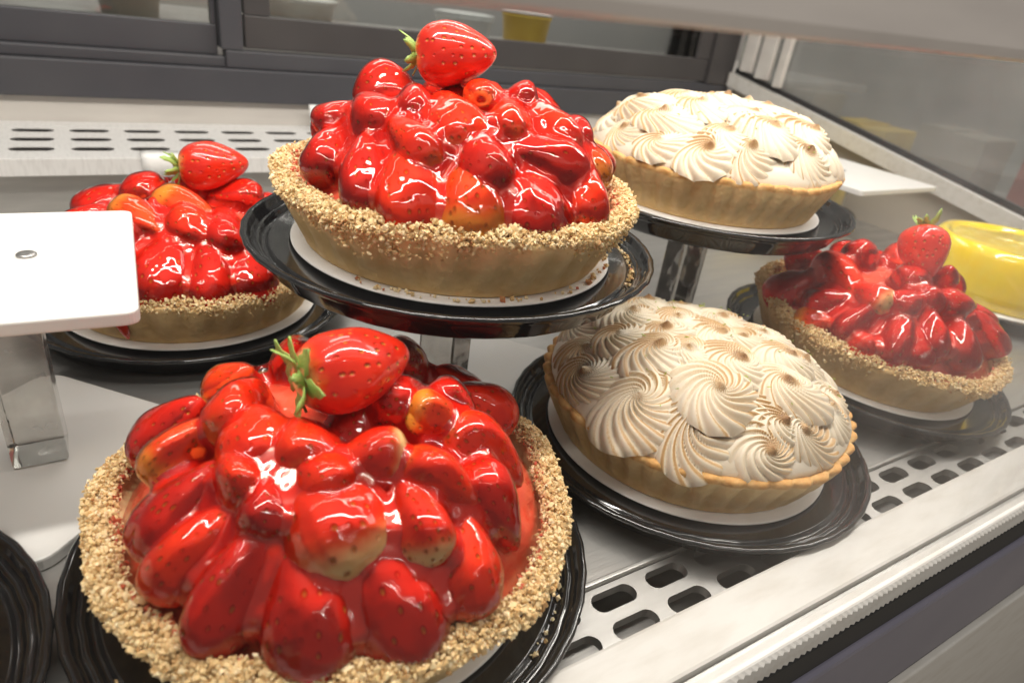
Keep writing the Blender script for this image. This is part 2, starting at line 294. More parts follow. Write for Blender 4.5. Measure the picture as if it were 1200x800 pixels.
# end wall: beige panel under a sloping bright frame with cloudy glass above it
XE = 1.195
def endz(y): return .072+(y-.40)*.178
v = []; f = []
ys = [.09, 1.06]
bm = bmesh.new()
def prism_x(name, x0, x1, poly, material, **p):
    n = len(poly); v = [(x0, y, z) for y, z in poly]+[(x1, y, z) for y, z in poly]
    f = [tuple(range(n)), tuple(range(2*n-1, n-1, -1))]+[(i, n+i, n+(i+1) % n, (i+1) % n) for i in range(n)]
    m = me(name, v, f, smooth=False); b = bmesh.new(); b.from_mesh(m); bmesh.ops.recalc_face_normals(b, faces=b.faces[:]); b.to_mesh(m); b.free()
    return obj(name, m, material, **p)
prism_x('end_panel', XE+.002, XE+.012, [(.09, -.05), (1.04, -.05), (1.04, endz(1.04)-.0225), (.09, endz(.09)-.0225)], MT['beige'], **ST)
prism_x('end_frame', XE-.020, XE+.012, [(.09, endz(.09)-.022), (1.04, endz(1.04)-.022), (1.04, endz(1.04)+.004), (.09, endz(.09)+.004)], MT['alu'], **ST)
prism_x('end_frame_seal', XE-.004, XE+.008, [(.09, endz(.09)+.0045), (1.04, endz(1.04)+.0045), (1.04, endz(1.04)+.013), (.09, endz(.09)+.013)], MT['black'], **ST)
prism_x('end_glass', XE, XE+.004, [(.09, endz(.09)+.0135), (1.04, endz(1.04)+.0135), (1.04, .6), (.09, .6)], MT['end_glass'], **ST)
for y, w in ((.990, .030), (.945, .034), (.912, .018)):
    quad_box('end_stripe', XE-.016, XE-.0045, y, y+w, endz(y+w)+.0135, .6, MT['counter'], .002, **ST)  # pale upright stripes just inside the end glass
# what shows through the doors and the end glass
quad_box('kitchen_counter', -.7, 2.0, 1.24, 1.75, .145, .165, MT['counter'], .003, **ST)
quad_box('kitchen_wall', -1.2, 2.6, 1.9, 1.95, -.6, 1.4, MT['wall_far'], 0, **ST)
quad_box('shop_wall', 2.4, 2.45, -.8, 1.9, -.6, 1.4, MT['wall_far'], 0, **ST)
quad_box('shop_shelf', 1.55, 1.9, .05, 1.6, -.02, .0, MT['counter'], .003, **ST)
quad_box('shop_floor', -1.5, 2.6, -1.2, 2, -.62, -.6, MT['beige'], 0, **ST)
def tub(x, y, z, r, h, label, m, name='kitchen_tub'):
    t = thing(name, label, 'tub', (x, y, z))
    v, f = lathe([(r*.82, 0), (r*.85, .001), (r, h*.9), (r*1.04, h*.9), (r*1.04, h)], 32); obj('body', me('body', v, f), m, t)
    v, f = lathe([(r*1.06, h+.0005), (r*1.07, h*1.06), (r*.9, h*1.1)], 32); obj('lid', me('lid', v, f), MT['paper'], t)
MT['yellow'] = mat('yellow_plastic', (.80, .55, .08), .4, noise=(20, (.7, .45, .05), .4, .7))
MT['red_tub'] = mat('red_plastic', (.45, .04, .03), .4, noise=(20, (.35, .03, .03), .4, .7))
tub(.90, 1.42, .165, .055, .075, 'yellow tub on the kitchen counter behind the sliding door', MT['yellow'])
tub(.72, 1.38, .165, .06, .06, 'white tub on the kitchen counter behind the sliding door', MT['paper'])
tub(.10, 1.40, .165, .05, .06, 'small pale tub on the kitchen counter behind the sliding door', MT['beige'])
tub(.40, 1.5, .165, .08, .05, 'wide grey tub on the kitchen counter behind the sliding door', MT['counter'])
# goods on the shelf beyond the end glass
for k, (y, h, m, lb) in enumerate(((.55, .12, 'red_tub', 'red carton'), (.78, .13, 'beige', 'tall buff carton'), (1.0, .10, 'yellow', 'low yellow carton'), (1.22, .15, 'beige', 'beige carton'))):
    t = thing('shop_carton', lb+' on the shop shelf beyond the cloudy end glass', 'carton', (1.7, y, .0005), 'cartons beyond the end glass')
    obj('body', box_mesh('body', .14, .15, h, .004), MT[m], t); obj('flap', box_mesh('flap', .138, .074, .003, .001), MT[m], t, loc=(0, .037, h+.0005))
# paper tags on the ledge
def tag_strip():
    n = 10; v = []; f = []
    for k in range(n+1):
        x = -.042+.084*k/n
        for y, z in ((.012, .0215), (-.0115, .0215), (-.0135, .0185), (-.0135-.0015*math.sin(k), -.003)): v.append((x, y, z+.0008*math.sin(k*.9)))
    for k in range(n):
        for j in range(3): f.append((4*k+j, 4*k+1+j, 4*k+5+j, 4*k+4+j))
    m = me('label_strip', v, f); o = obj('label_strip', m, MT['paper'], loc=(.096, .8738, .0445), label='white paper label strip folded over the front lip of the slotted ledge', category='label')
    s = o.modifiers.new('thick', 'SOLIDIFY'); s.thickness = .0006
tag_strip()
v = []; f = []
for k in range(13):
    a = math.radians(-100+k*17); v += [(.017*math.cos(a), .010*math.sin(a), 0), (.017*math.cos(a)-.003, .010*math.sin(a)+.002, .034)]
for k in range(12): f.append((2*k, 2*k+2, 2*k+3, 2*k+1))
o = obj('paper_tag', me('paper_tag', v, f), MT['paper'], loc=(.300, 1.02, .0635), label='curled white paper tag standing on the slotted rear ledge', category='tag')
s = o.modifiers.new('thick', 'SOLIDIFY'); s.thickness = .0006
# ================================================================ risers
def riser(x, y, ztop, label, px=.14, py=.155, base=.10, brz=45, zb=ZD, st=.028, bo=(0, 0), trz=0, so=(0, 0)):
    t = thing('display_riser', label, 'riser', (x, y, zb+.0003), 'white risers with clear stems'); th = .007; bt = .008; h = ztop-zb-.0003
    obj('base_plate', board_mesh('base_plate', base, base, bt, .014), MT['plastic'], t, loc=(*bo, 0)).rotation_euler.z = math.radians(brz)
    obj('stem', box_mesh('stem', st, st, h-th-bt-.0006, .002), MT['acrylic'], t, loc=(0, 0, bt+.0003))
    tp = obj('top_plate', board_mesh('top_plate', px, py, th, .006, .001), MT['plastic'], t, loc=(0, 0, h-th)); tp.rotation_euler.z = math.radians(trz)
    v, f = lathe([(.0048, 0), (.0048, .0008), (.0040, .0014), (.0012, .0010)], 20); obj('screw', me('screw', v, f), MT['screw'], tp, loc=(*so, th+.0002))
    return t
riser(-.049, .412, .126, 'empty white riser whose bare plate with a screw fronts the rear strawberry tart', px=.13, base=.142, brz=43, trz=-3.5, so=(.014, .004))
riser(.2027, .3769, ZD+.127, 'white riser under the raised strawberry tart', px=.13, py=.13, base=.15, brz=40, bo=(.035, .04))
riser(.4803, .4215, ZD+.1335, 'white riser under the raised meringue tart', px=.13, py=.13, base=.098, brz=40)
riser(.955, .585, .110, 'bare white riser standing between the two yellow lemon cakes', px=.19, py=.19, base=.12, brz=40)
# ================================================================ trays and cards
TP = [(.0001, .0085), (.090, .0085), (.094, .012), (.1155, .012), (.1165, .0125), (.1175, .0125), (.1185, .0105), (.1205, .0095), (.1220, .0115), (.1232, .0140), (.1245, .0140), (.1258, .0125), (.1272, .0135), (.1288, .0185),
      (.1305, .0200), (.1325, .0200), (.1335, .0190), (.1335, .0178), (.1310, .0172), (.1290, .0165), (.1235, .0100), (.1195, .0020), (.1170, .0), (.1100, .0), (.1040, .003), (.0001, .0035)]
def tray_r(i, t, r, z):
    if r > .118: 
        w = math.cos(t*40)*.00025*(1 if r > .119 else .5); return r+w, z+.00012*math.sin(t*7)
    return r, z
v, f = lathe(TP, 160, tray_r); TRAY = me('tray', v, f, smooth=True); TRAY.materials.append(MT['tray'])
v, f = lathe([(.0001, .0), (.1035, .0), (.1046, .0006), (.1046, .0014), (.1035, .0018), (.0001, .0018)], 120); CARD = me('card', v, f); CARD.materials.append(MT['card'])
def tray(x, y, z, what, tilt=(0, 0), scale=1, rz=0):
    R = Matrix.Rotation(tilt[1], 3, 'Y') @ Matrix.Rotation(tilt[0], 3, 'X') @ Matrix.Rotation(rz, 3, 'Z')
    a = obj('cake_tray', TRAY, loc=(x, y, z), label='round glossy black plastic tray under '+what, category='tray', group='black cake trays'); a.rotation_euler = R.to_euler(); a.scale = (scale,)*3
    off = R @ Vector((0, 0, .0122*scale))
    b = obj('cake_card', CARD, loc=Vector((x, y, z))+off, label='round white cake card under '+what, category='cake card', group='white cake cards'); b.rotation_euler = R.to_euler(); b.scale = (scale,)*3
    return Vector((x, y, z)) + R @ Vector((0, 0, .0142*scale))
# ================================================================ strawberries
def berry_mesh(name, seed, blunt=.58, taper=.40):
    """unit berry: axis z, shoulder at -.5, tip at +.5, width 1 (scaled per berry)"""
    r = random.Random(seed); nz, n = 18, 26; v = []; f = []
    a1, a2, ph = r.uniform(.04, .11), r.uniform(.02, .06), r.uniform(0, 6)
    for i in range(nz+1):
        t = i/nz; s = .5-.5*math.cos(math.pi*t); z = -.5+s
        w = .5*(math.sin(math.pi*min(1, s**.74))**blunt if 0 < s < 1 else 0)*(1.12-taper*s)
        if i == 0: z = -.44
        if i == 1: z = -.49
        for j in range(n):
            a = 2*math.pi*j/n; q = w*(1+a1*math.cos(2*a+ph)+a2*math.cos(3*a+ph*2+3*z)+.035*math.sin(5*a+4*z+ph)*math.sin(7*z+ph)); v.append((q*math.cos(a)+.06*math.sin(ph)*(z+.5)**2, q*math.sin(a)+.05*math.cos(ph)*(z+.5)**2, z))
    for i in range(nz):
        for j in range(n):
            k = (j+1) % n; f.append((i*n+j, i*n+k, (i+1)*n+k, (i+1)*n+j))
    return v, f
BV = [berry_mesh('berry', s) for s in range(5)]
HV = berry_mesh('berry', 9, .52, .24)
BMESH = {}
for k in range(5):
    for s in range(5):
        m = me('strawberry', *BV[s]); m.materials.append(BM[k]); BMESH[k, s] = m
HERO = me('strawberry', *HV); HERO.materials.append(BM[4])
def leaf_mesh(seed):
    """calyx: a rosette of pointed, curled sepals growing from the shoulder (unit scale 1 = berry width)"""
    r = random.Random(seed); v = []; f = []
    for k in range(13):
        a = 2*math.pi*k/13+r.uniform(-.2, .2); L = r.uniform(.45, .75); W = r.uniform(.08, .13); curl = r.uniform(-.6, .7); b = len(v); n = 6
        for i in range(n+1):
            t = i/n; rr = .03+L*t*math.cos(curl*t); z = -L*t*math.sin(.15+curl*t*1.2)+.02; w = W*(math.sin(math.pi*(.12+.88*t))**.7 if t < 1 else 0)*(1.25 if i % 2 else .8)+.002
            d = r.uniform(-.015, .015)
            for s in (-1, 0, 1):
                px, py = rr, s*w; v.append((px*math.cos(a)-py*math.sin(a), px*math.sin(a)+py*math.cos(a), z-(abs(s)*.03)+d))
        for i in range(n):
            for s in (0, 1): q = b+3*i+s; f.append((q, q+1, q+4, q+3))
    return me('leaves', v, f)
DOME = dict(R=.104, z0=.038, h=.052, e=3.0)
def dome_z(r, off=0): return DOME['z0']+DOME['h']*(1-(r/DOME['R'])**DOME['e'])+off
def rough_rand(n, k): return RNG.random((n, k))
# nut grains: angular chips piled over the rim
def nut_mesh(n, seed, zlow=.023, gaps=()):
    r = np.random.default_rng(seed)
    base = np.array([(1, 0, 0), (-1, 0, 0), (0, 1, 0), (0, -1, 0), (0, 0, 1), (0, 0, -1), (.6, .6, .5), (-.6, -.6, .4)], float)
    fc = [(0, 6, 4), (6, 2, 4), (2, 1, 4), (1, 7, 4), (7, 3, 4), (3, 0, 4), (0, 5, 2), (0, 2, 6), (2, 5, 1), (1, 5, 3), (1, 3, 7), (3, 5, 0)]
    V = []; F = []; A = []
    th = r.random(n)*2*np.pi
    # position along the rim's cross section: 0 outer wall low .. 1 inner
    u = r.beta(1.7, 1.5, n)
    for i in range(n):
        t = th[i]; q = u[i]; wob = .0015*math.sin(5*t+seed)+.001*math.sin(11*t+2*seed)
        if q < .30:
            s = q/.30; rr = .1090+.0060*s; zz = zlow+.005*math.sin(4*t+seed)*(1-s)+(.038-zlow)*s**.6
        else:
            s = (q-.30)/.70; a = s*math.pi*.95; rr = .1090+.0062*math.cos(a)-(.0010*s); zz = .0372+.0060*math.sin(a)
        rr += r.normal(0, .0009)+wob; zz += r.normal(0, .0010)
        sz = .00100*math.exp(r.normal(0, .33))
        if any(abs((t-g+math.pi) % (2*math.pi)-math.pi) < w for g, w in gaps) and q < .6: continue
        M_ = r.normal(size=(3, 3)); Q, _ = np.linalg.qr(M_)
        P = (base*(.75+.5*r.random((8, 1)))*np.array([1.15, .9, .75])*sz) @ Q
        P += np.array([rr*math.cos(t), rr*math.sin(t), zz]); b = len(V)*8
        V.append(P); F += [tuple(b+x for x in y) for y in fc]; A += [0 if q > .8 and r.random() < .25 else min(1, max(.13, r.normal(.58, .22)))]*8
    return me('nut_rim', np.concatenate(V).tolist(), F, smooth=False, attrs={'tone': A})
def crust_mesh(flutes, amp, rim, brown=1.0, top_r=.1135, h=.037):
    prof = [(.0001, 0), (.090, 0), (.0955, .0003), (.0975, .0025)]+[(.0975+(top_r-.0975)*t, .0025+(h-.005)*t) for t in (.15, .3, .45, .6, .72, .84, .93, 1)]+[(top_r+.0007, h), (top_r-.0004, h+.0016), (top_r-.003, h+.0018), (top_r-.006, h+.0008), (top_r-.0085, h-.004), (.0985, .030), (.0001, .030)]
    n = flutes*8; bake = []
    def mod(i, t, r, z):
        if r < .0905 or i >= len(prof)-2: return r, z
        s = .5+.5*math.cos(flutes*t); s = s**.6; k = min(1, z/.012)
        wv = .0009*math.sin(3*t+1)+.0006*math.sin(7*t)
        return r-amp*k*(1-s)+wv*k, z+(rim*(s-.5) if z > .031 else 0)+(.0008*math.sin(5*t)+.0005*math.sin(13*t+1) if z > .025 else 0)
    v, f = lathe(prof, n, mod)
    for i, (r, z) in enumerate(prof):
        for j in range(n): s = .5+.5*math.cos(flutes*2*math.pi*j/n); bake.append(.15+.35*(z/h)**2+(.5*brown if z > h-.004 else 0)-.12*(1-s))
    return me('crust', v, f, attrs={'bake': bake})
def closing(a, k):
    def filt(x, op):
        y = x.copy()
        for dx in range(-k, k+1):
            w = int(math.sqrt(k*k-dx*dx))
            for dy in (range(-w, w+1)):
                if dx == dy == 0: continue
                y = op(y, np.roll(np.roll(x, dx, 0), dy, 1))
        return y
    return filt(filt(a, np.maximum), np.minimum)
def blur(a, n):
    for _ in range(n): a = (a*2+np.roll(a, 1, 0)+np.roll(a, -1, 0)+np.roll(a, 1, 1)+np.roll(a, -1, 1))/6
    return a
def glaze_meshes(tris, seed, N):
    """clear coat and thick gel from the radial envelope of the berries"""
    bv = BVHTree.FromPolygons(tris[0], tris[1]); c0 = Vector((0, 0, -.02)); pm = math.atan2(.104, .058)*1.0
    g = np.linspace(-1.06, 1.06, N); X, Y = np.meshgrid(g, g, indexing='ij'); RR = np.hypot(X, Y); PH = RR*pm; TH = np.arctan2(Y, X)
    D = np.stack([np.sin(PH)*np.cos(TH), np.sin(PH)*np.sin(TH), np.cos(PH)], -1); rho = np.full((N, N), .1)
    for i in range(N):
        for j in range(N):
            if RR[i, j] > 1.06: continue
            d = Vector(D[i, j]); h = bv.ray_cast(c0+d*.25, -d)
            if h[0] is not None: rho[i, j] = (h[0]-c0).length
    cell = 2.12/N*.115; k = max(2, int(.0056/cell)); cl = closing(rho, k); sm = blur(cl, max(2, int(.0026/cell))); wide = blur(closing(cl, max(2, int(.0042/cell))), max(2, int(.0028/cell)))
    nz = (noise2(X*9+5, Y*9+5, seed)-.5)*.0012+(noise2(X*22+5, Y*22+5, seed+1)-.5)*.0006
    fine = blur(rho, max(1, int(.0012/cell)))
    coat = np.maximum(np.maximum(fine, wide-.0016), rho)+.0008+np.clip(nz, -.0005, 1); coat = blur(coat, 1)
    gel = np.minimum(sm-.0016, fine+.0065)+nz*.5
    out = []
    for a, lim, nm in ((coat, 1.0, 'coat'), (gel, 1.04, 'gel')):
        ids = -np.ones((N, N), int); mk = RR <= lim; ids[mk] = np.arange(mk.sum()); P = (D*a[..., None]+np.array([0, 0, -.02]))[mk]
        q = np.stack([ids[:-1, :-1], ids[1:, :-1], ids[1:, 1:], ids[:-1, 1:]], -1).reshape(-1, 4); q = q[(q >= 0).all(1)]
        edge = np.clip((RR[mk]-.86)/.14, 0, 1)*.85+.1
        out.append(me(nm, P.tolist(), q.tolist(), attrs={'edge': edge}))
    return out
def strawberry_tart(pos, label, table, hero, seed, tilt=(0, 0), scale=1, N=240, nuts=5200, drips=(), dark=0, flutes=30):
    t = thing('strawberry_tart', label, 'tart', pos, 'strawberry tarts', tilt, 0, scale); r = random.Random(seed)
    obj('crust', crust_mesh(flutes, .0036, .0010, .3), MT['crust'], t)
    obj('nut_rim', nut_mesh(nuts, seed, gaps=[(a, .10) for a, *_ in drips]), MT['nut'], t, kind='stuff')
    prof = [(.1025-.1024*k/16, dome_z(.1025-.1024*k/16)-.010) for k in range(17)]; v, f = lathe(prof, 72)
    obj('filling', me('filling', v, f), MT['pink'], t)
    tv = [Vector(p) for p in v]; tf = [tuple(x) for x in f]
    bl = [(b[0]*1.05, b[1]*1.05)+tuple(b[2:]) for b in table]
    for _ in range(1500):                                   # the far side, unseen in the table: the same kind of berries, tips up
        rr = .088*math.sqrt(r.random()); a = r.uniform(0, 2*math.pi); x, y = rr*math.cos(a), rr*math.sin(a); w = r.uniform(.029, .036)
        if all(math.hypot(x-b[0], y-b[1]) > .43*(w+max(b[7], .024))+.005 for b in bl):
            sl = r.uniform(.5, 1.0); ax = Vector((-math.cos(a)+r.uniform(-.35, .35), -math.sin(a)+r.uniform(-.35, .35), sl if rr > .05 else r.uniform(-.1, .3))).normalized()
            bl.append((x*.97, y*.97, dome_z(min(rr, .095))-.001, ax.x, ax.y, ax.z, w*r.uniform(1.2, 1.5), w, r.choice((0, 1, 1, 2 if not dark else 1))))
    hc, hw = hero[0], hero[3]; bl.append((hc[0], hc[1], hc[2]-hw*.85, .3, .2, .9, .036, .036, 1))
    for i, b in enumerate(bl):
        k = int(b[8]); s = r.randrange(5)
        if dark and k == 0 and r.random() < .5: k = 1
        o = obj('strawberry', BMESH[k, s], None, t, loc=b[:3]); q = Vector(b[3:6]).to_track_quat('Z', 'Y') @ Quaternion((0, 0, 1), r.uniform(0, 6.28))
        o.rotation_mode = 'QUATERNION'; o.rotation_quaternion = q; o.scale = (b[7], b[7]*r.uniform(.92, 1), b[6])
        mw = Matrix.LocRotScale(Vector(b[:3]), q, o.scale); n0 = len(tv)
        tv += [mw @ Vector(p) for p in BV[s][0]]; tf += [tuple(x+n0 for x in y) for y in BV[s][1]]
    coat, gel = glaze_meshes((tv, tf), seed, N)
    obj('glaze', coat, MT['coat'], t); obj('gel', gel, MT['gel'], t)
    for a, wd, z1 in drips:                                 # glaze that ran over the rim and down the crust
        v = []; f = []; n = 10
        path = [(.090, .0460), (.100, .0455), (.108, .0452), (.1135, .0420), (.1150, .0360)]+[(.1145-.0150*s, .036-(.036-z1)*s) for s in (.2, .4, .6, .8, 1)]
        for i, (rr, z) in enumerate(path):
            w = wd*math.sqrt(max(.01, 1-((i-3)/6.05)**2))
            for j in range(n+1):
                s = -1+2*j/n; aa = a+s*w/.11; b_ = .0016*math.sqrt(max(0, 1-s*s))-.0004; v.append(((rr+b_)*math.cos(aa), (rr+b_)*math.sin(aa), z+(b_*.8 if i < 4 else 0)))
        for i in range(len(path)-1):
            for j in range(n): q = i*(n+1)+j; f.append((q, q+1, q+n+2, q+n+1))
        obj('drip', me('drip', v, f, attrs={'edge': [.45]*len(v)}), MT['gel'], t)
    c, ax, ln, w, k, lq = hero
    h = obj('strawberry', HERO, None, t, loc=c); h.rotation_mode = 'QUATERNION'; h.rotation_quaternion = Vector(ax).to_track_quat('Z', 'Y'); h.scale = (w, w, ln); h['label'] = 'whole strawberry with green leaves crowning the tart'
    lf = obj('leaves', leaf_mesh(seed), MT['leaf'], h, loc=(0, 0, -.47)); lf.scale = (lq, lq, lq*w/ln)
    s_ = lf.modifiers.new('thick', 'SOLIDIFY'); s_.thickness = .012
    return t
# berries in tart coordinates: centre, axis (shoulder to tip), length, width, kind
B={}
B['T1']=[
(-0.067,0.0064,0.0761,0.797,0.166,0.581,0.0411,0.0242,2),
(-0.0393,-0.0088,0.0841,0.032,0.997,0.068,0.0518,0.0376,0),
(-0.0711,-0.0188,0.0666,0.725,0.101,0.682,0.0524,0.0308,1),
(-0.071,-0.0381,0.0604,0.72,-0.03,0.693,0.0482,0.0283,0),
(-0.0598,-0.057,0.0561,0.534,0.368,0.761,0.0559,0.0329,1),
(-0.0374,-0.0704,0.0538,0.111,0.653,0.749,0.0637,0.0415,1),
(-0.01,-0.0788,0.0533,-0.089,0.654,0.751,0.0657,0.0419,1),
(0.0205,-0.0797,0.0554,0.152,0.661,0.735,0.0481,0.0352,0),
(-0.0237,-0.0512,0.0701,-0.137,0.872,0.471,0.0581,0.0494,3),
(0.0035,-0.0676,0.0735,-0.107,0.783,0.612,0.0415,0.0295,3),
(-0.0041,-0.0414,0.0891,-0.955,0.292,0.055,0.0311,0.027,3),
(0.02,-0.0569,0.0765,0.708,-0.523,-0.475,0.0451,0.0337,0),
(0.0424,-0.0645,0.0644,0.348,-0.613,-0.71,0.0467,0.0301,1),
(0.0509,-0.042,0.0744,0.648,-0.469,-0.599,0.0495,0.0292,0),
(0.0308,-0.0257,0.0902,0.822,-0.514,-0.244,0.0283,0.0246,2),
(0.0444,-0.0173,0.0872,0.53,-0.796,-0.291,0.0297,0.0258,1),
(-0.0443,-0.0447,0.0805,0.29,0.803,0.521,0.0288,0.0235,1),
(-0.0526,-0.0281,0.0827,-0.247,0.958,0.147,0.0309,0.0235,0),
(-0.0415,0.0138,0.0856,0.509,0.858,0.072,0.0466,0.032,0),
(0.0208,-0.0097,0.0909,0.928,0.368,-0.066,0.0352,0.0306,1),
(-0.0249,-0.0423,0.0868,-0.296,0.922,0.25,0.0298,0.026,0),
(-0.0249,-0.0245,0.0874,0.14,0.976,0.166,0.0383,0.0333,0),
]
B['T2']=[
(-0.0826,-0.0089,0.0588,0.444,0.659,0.607,0.0439,0.029,1),
(-0.0744,-0.0406,0.0548,0.237,0.701,0.673,0.0527,0.031,1),
(-0.0572,-0.0594,0.0524,0.171,0.652,0.739,0.059,0.0385,0),
(-0.0352,-0.0761,0.0514,0.138,0.609,0.781,0.0556,0.0384,2),
(-0.002,-0.0844,0.0501,0.193,0.595,0.781,0.0499,0.0398,1),
(0.0336,-0.0815,0.0537,0.241,0.676,0.697,0.0451,0.0272,0),
(0.0486,-0.0639,0.066,0.304,0.817,0.489,0.0338,0.0235,2),
(-0.052,-0.0444,0.0733,-0.201,0.91,0.363,0.0468,0.0275,0),
(-0.024,-0.0654,0.0683,-0.014,0.767,0.641,0.0469,0.0357,1),
(-0.0286,-0.0385,0.0821,0.034,0.945,0.325,0.0562,0.0334,0),
(-0.0403,-0.0182,0.0873,0.414,0.876,0.247,0.0411,0.0242,1),
(-0.0561,-0.0046,0.0786,0.154,0.979,0.135,0.0547,0.0322,1),
(-0.0722,0.0106,0.0726,0.749,-0.062,0.66,0.0287,0.025,1),
(0.0017,-0.046,0.0851,0.48,0.826,0.295,0.0477,0.0281,0),
(0.0271,-0.0478,0.0807,-0.175,0.878,0.445,0.0484,0.0305,0),
(0.0126,-0.068,0.069,-0.93,0.195,0.312,0.0566,0.0339,1),
(0.006,-0.0089,0.0933,0.546,0.838,0.018,0.0399,0.0235,0),
(0.0266,-0.0176,0.092,0.613,0.79,-0.014,0.0402,0.0237,1),
(0.047,-0.0444,0.0789,0.363,0.898,0.25,0.0399,0.0235,1),
]
B['T5']=[
(-0.0242,-0.0684,0.0527,0.416,0.546,0.727,0.0765,0.0534,1),
(0.0045,-0.0815,0.051,0.117,0.623,0.774,0.0638,0.0414,1),
(0.0306,-0.0781,0.0462,0.047,0.628,0.777,0.0533,0.0464,1),
(-0.0034,-0.0322,0.0875,0.657,-0.742,-0.131,0.0543,0.0327,2),
(0.0004,-0.0578,0.0771,0.571,-0.706,-0.419,0.0488,0.0352,0),
(-0.0346,-0.0381,0.0822,0.511,-0.849,-0.135,0.0537,0.0316,2),
(-0.051,0.0283,0.0743,0.876,0.258,0.408,0.0559,0.0398,1),
(-0.0227,0.0204,0.0864,0.403,0.913,-0.057,0.0618,0.0364,1),
(0.0194,-0.0541,0.0703,0.168,0.855,0.491,0.058,0.0481,0),
(-0.0467,-0.0387,0.0732,0.491,0.677,0.549,0.0479,0.0394,1),
]
B['T6']=[
(-0.0703,0.0419,0.0465,0.501,-0.33,0.8,0.0574,0.0499,1),
(-0.0565,0.0138,0.0691,-0.337,-0.939,-0.075,0.0784,0.0461,0),
(-0.0642,-0.0141,0.0755,-0.128,0.99,0.066,0.0421,0.029,3),
(-0.0824,-0.0228,0.0576,0.656,-0.145,0.741,0.0436,0.0256,1),
(-0.066,-0.0494,0.0556,0.568,0.292,0.769,0.0565,0.0339,1),
(-0.0451,-0.0604,0.0638,0.418,0.566,0.711,0.0485,0.0338,1),
(-0.017,-0.0743,0.0618,0.275,0.638,0.719,0.0537,0.0357,1),
(-0.0488,-0.0372,0.0801,0.899,-0.147,0.412,0.031,0.0269,1),
(-0.0296,-0.0448,0.0857,0.965,-0.205,0.165,0.0283,0.0241,1),
(-0.0035,-0.0517,0.0838,0.984,-0.17,-0.048,0.0469,0.0276,1),
(-0.0089,0.0343,0.0862,0.99,0.139,0.031,0.0546,0.0321,0),
(-0.0972,0.0018,0.0439,0.279,-0.838,0.469,0.0337,0.0235,2),
(0.0185,-0.0268,0.0926,0.968,-0.223,-0.115,0.027,0.0235,1),
(-0.0907,-0.0375,0.0431,-0.584,0.61,-0.536,0.027,0.0235,0),
(-0.0592,-0.0643,0.0538,0.317,0.529,0.787,0.0339,0.0292,1),
(-0.0818,0.0078,0.0573,0.417,-0.7,0.58,0.0396,0.0344,1),
]
R3=[
(-0.0920,0.0186,0.0221),
(-0.0939,-0.0303,0.0251),
(-0.0746,-0.0724,0.0239),
(-0.0382,-0.0975,0.0204),
(0.0037,-0.1048,0.0195),
(-0.0540,-0.0010,0.0229),
(-0.0432,-0.0491,0.0261),
(0.0108,-0.0667,0.0212),
(-0.0101,-0.0303,0.0208),
(-0.0325,0.0486,0.0220),
(-0.0024,0.0257,0.0196),
(0.0248,-0.0100,0.0195),
(0.0377,-0.0360,0.0195),
(0.0577,-0.0683,0.0195),
(0.0424,-0.0886,0.0195),
(-0.0770,0.0435,0.0195),
(0.0046,0.0031,0.0195),
]
# rosettes: x, y, radius
p = tray(.0913, .2641, ZD, 'the large front strawberry tart')
strawberry_tart(p, 'strawberry tart low in front of the raised one, salmon glaze showing at its nut rim', B['T1'], ((.002, -.006, .1105), (.93, .15, -.03), .056, .039, 0, .85), 1, N=300, nuts=17000, scale=1.03)
p = tray(.2027, .3769, ZD+.1272, 'the strawberry tart raised on a riser')
strawberry_tart(p, 'strawberry tart raised on a white riser, the highest of the strawberry tarts', B['T2'], ((-.006, .006, .1120), (.80, -.58, .12), .048, .038, 1, .62), 2, N=280, nuts=17000)
p = tray(.066, .610, ZD, 'the strawberry tart by the slotted rear ledge', scale=1.02)
strawberry_tart(p, 'strawberry tart half hidden behind the bare riser plate, red drip down its crust', B['T5'], ((.027, .010, .109), (.99, -.10, .05), .056, .042, 0, .6), 3, scale=1.02, N=220, nuts=9000, drips=((math.atan2(-.094, -.066), .007, .004),), dark=1)
p = tray(.617, .298, ZD+.0095, 'the tilted strawberry tart beside the lemon cake', tilt=(.09, .045))
strawberry_tart(p, 'strawberry tart tilted towards the glass beside the yellow lemon cake', B['T6'], ((-.012, -.012, .113), (-.25, -.45, -.75), .048, .041, 1, .7), 4, tilt=(.09, .045), N=220, nuts=9000, dark=1)
